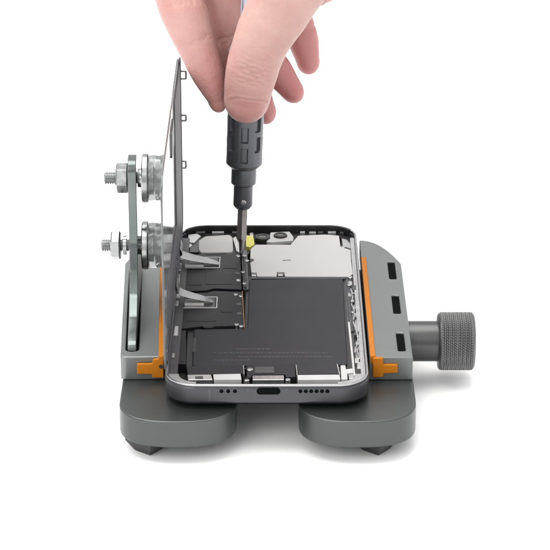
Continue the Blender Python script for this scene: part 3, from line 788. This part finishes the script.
# creases: (finger, photo pixel position on axis, width mm, depth mm, tilt)
def crease(f, px, py, depth, width, bow=0.0, ydep=None, side=None):
    fi = list(fingers).index(f); p = fingers[f][0]
    c = np.array(ony(px, py, ydep if ydep else 110))
    P = np.array([q[:3] for q in p]); i = int(np.argmin(np.linalg.norm(P - c, axis=1))); i = min(max(i, 1), len(P) - 1)
    d = P[i] - P[i - 1]; d /= np.linalg.norm(d)
    s = (co - c) @ d
    lat = np.cross(d, np.array([0, 1, 0])); lat /= np.linalg.norm(lat)
    u = (co - c) @ lat
    wob = 0.25 * np.sin(u * 1.3 + py) + 0.15 * np.sin(u * 3.1 + px)
    s2 = s - bow * (u / 8) ** 2 - wob
    m = (own == fi) & (np.abs(s) < 6)
    fade = np.clip(1.15 - (np.abs(u) / 8.5) ** 2, 0, 1)
    if side is not None: fade = fade * np.clip(0.5 + side * u / 8, 0, 1)
    disp_[m] -= (depth * np.exp(-(s2 / width) ** 2) * fade)[m]
for (px, py, dp, w, b) in ((255.5, 55, .16, .5, .6), (254.2, 60, .20, .5, .4), (253.4, 64.5, .26, .55, .2), (252.6, 68.5, .30, .5, .0), (252, 72, .22, .45, -.3), (251.2, 76, .16, .5, -.6), (257.5, 50, .12, .5, .6)):
    crease('thumb', px, py, dp, w, b, 108)
for (px, py, dp, w) in ((193.5, 40, .16, .8), (194.5, 43, .12, .6), (183, 8, .22, .9), (182, 3, .18, .8)):
    crease('index', px, py, dp, w, 0, 123)
for (px, py, dp, w) in ((232, 34, .3, .8), (234, 38, .2, .6)):
    crease('middle', px, py, dp, w, 0, 141)
crease('index', 187, 4, 1.0, 1.6, 0, 126, side=1.6)
crease('ring', 274, 63, .3, .8, 0, 147); crease('pinky', 299, 32, .3, .8, 0, 150)
# thumb nail: facing the camera, cuticle at photo height 97
fi = 0
P7 = np.array(fingers['thumb'][0][-1][:3]); P6 = np.array(fingers['thumb'][0][-2][:3])
d = P7 - P6; d /= np.linalg.norm(d)
lat = np.cross(d, np.array([0, 1, 0])); lat /= np.linalg.norm(lat)
cpt = np.array(ony(247.6, 110.5, 103.5))
s = (co - cpt) @ d; u = (co - cpt) @ lat
q = (np.abs(u + 0.0) / 7.3) ** 3.0 + (np.abs(s) / 5.2) ** 2.6
front = (own == 0) & (nr[:, 1] < 0.05)
e_ = q ** (1 / 2.8)
nail[front] = (1 - sstep(e_, 0.78, 1.03))[front]
fold = -0.24 * np.exp(-((e_ - 1.0) / 0.055) ** 2) + 0.16 * np.exp(-((e_ - 1.16) / 0.09) ** 2)
fade = sstep(-s, -1.5, 3.5)                    # deep at the cuticle, gone at the free edge
disp_[front] += (fold * (0.10 + 0.90 * fade))[front]
# soft muscle unevenness
def vnoise(sc_, seed):
    r = np.random.RandomState(seed); out = np.zeros(nv)
    for _ in range(10):
        k = r.normal(size=3); k *= sc_ / np.linalg.norm(k) * r.uniform(.6, 1.4); out += np.sin(co @ k + r.uniform(0, 6.28))
    return out / 10
disp_ += 0.35 * vnoise(0.35, 1) + 0.10 * vnoise(1.3, 2)
flush = np.clip(flush + 0.16 * vnoise(0.45, 5), 0, 1)
co = co + nr * disp_[:, None]
hbase = np.array([ony(250, 60, 125).x, 125.0, ony(250, 122, 110).z])
co = (co - hbase) * S
hm.vertices.foreach_set('co', co.reshape(-1))
for nm, arr in (('flush', flush), ('nail', nail)):
    a = hm.attributes.new(nm, 'FLOAT', 'POINT'); a.data.foreach_set('value', arr.astype(np.float32))
hm.materials.clear(); hm.materials.append(M['skin'])
hm.polygons.foreach_set('use_smooth', [True] * len(hm.polygons))
hm.update()
hand = bpy.data.objects.new('hand', hm); C.objects.link(hand); hm.name = 'hand'
hand.location = Vector(hbase) * S
hand['label'] = 'bare hand reaching down, thumb and fingers pinching the screwdriver grip'
hand['category'] = 'hand'

# ------------------------------------------------------------------ light
w = bpy.data.worlds.new('World'); sc.world = w; w.use_nodes = True
bg = w.node_tree.nodes['Background']; bg.inputs['Color'].default_value = (1, 1, 1, 1); bg.inputs['Strength'].default_value = 1.25
nt = w.node_tree
tcw = nd(nt, 'ShaderNodeTexCoord'); sx_ = nd(nt, 'ShaderNodeSeparateXYZ'); rp = nd(nt, 'ShaderNodeValToRGB')
nt.links.new(tcw.outputs['Generated'], sx_.inputs['Vector']); nt.links.new(sx_.outputs['Z'], rp.inputs['Fac']); nt.links.new(rp.outputs['Color'], bg.inputs['Color'])
rp.color_ramp.elements[0].position = 0.0; rp.color_ramp.elements[0].color = (0.60, 0.60, 0.605, 1)
rp.color_ramp.elements[1].position = 0.75; rp.color_ramp.elements[1].color = (1, 1, 1, 1)
e1 = rp.color_ramp.elements.new(0.35); e1.color = (0.70, 0.70, 0.70, 1)
def area(name, loc, target, size, watts, col=(1, 1, 1)):
    l = bpy.data.lights.new(name, 'AREA'); l.shape = 'RECTANGLE'; l.size, l.size_y = size; l.energy = watts; l.color = col
    o = bpy.data.objects.new(name, l); C.objects.link(o); o.location = loc
    o.rotation_euler = (Vector(target) - Vector(loc)).to_track_quat('-Z', 'Y').to_euler()
    return o
area('overhead_softbox', (-0.25, 0.25, 1.15), (0, 0.06, 0), (1.3, 1.0), 15, (1, 0.99, 0.98))
area('front_softbox', (-0.55, -0.95, 0.75), (0, 0.06, 0.05), (0.7, 0.7), 6, (1, 0.99, 0.98))

# ------------------------------------------------------------------ camera
cam = bpy.data.cameras.new('Camera'); co_ = bpy.data.objects.new('Camera', cam); C.objects.link(co_)
cam.sensor_width = 36; cam.sensor_height = 36; cam.sensor_fit = 'AUTO'; cam.lens = 36 * FPX / 550
cam.clip_start = 0.01; cam.clip_end = 60
co_.location = CAM * S; co_.rotation_euler = (PI / 2 - PITCH, 0, 0)
sc.camera = co_
sc.view_settings.view_transform = 'Standard'; sc.view_settings.look = 'None'
sc.view_settings.exposure = 0.22; sc.view_settings.gamma = 1
sc.cycles.max_bounces = 10; sc.cycles.transmission_bounces = 8
sc.cycles.use_denoising = True
for o in bpy.data.objects:
    if 'base_mm' in o: del o['base_mm']
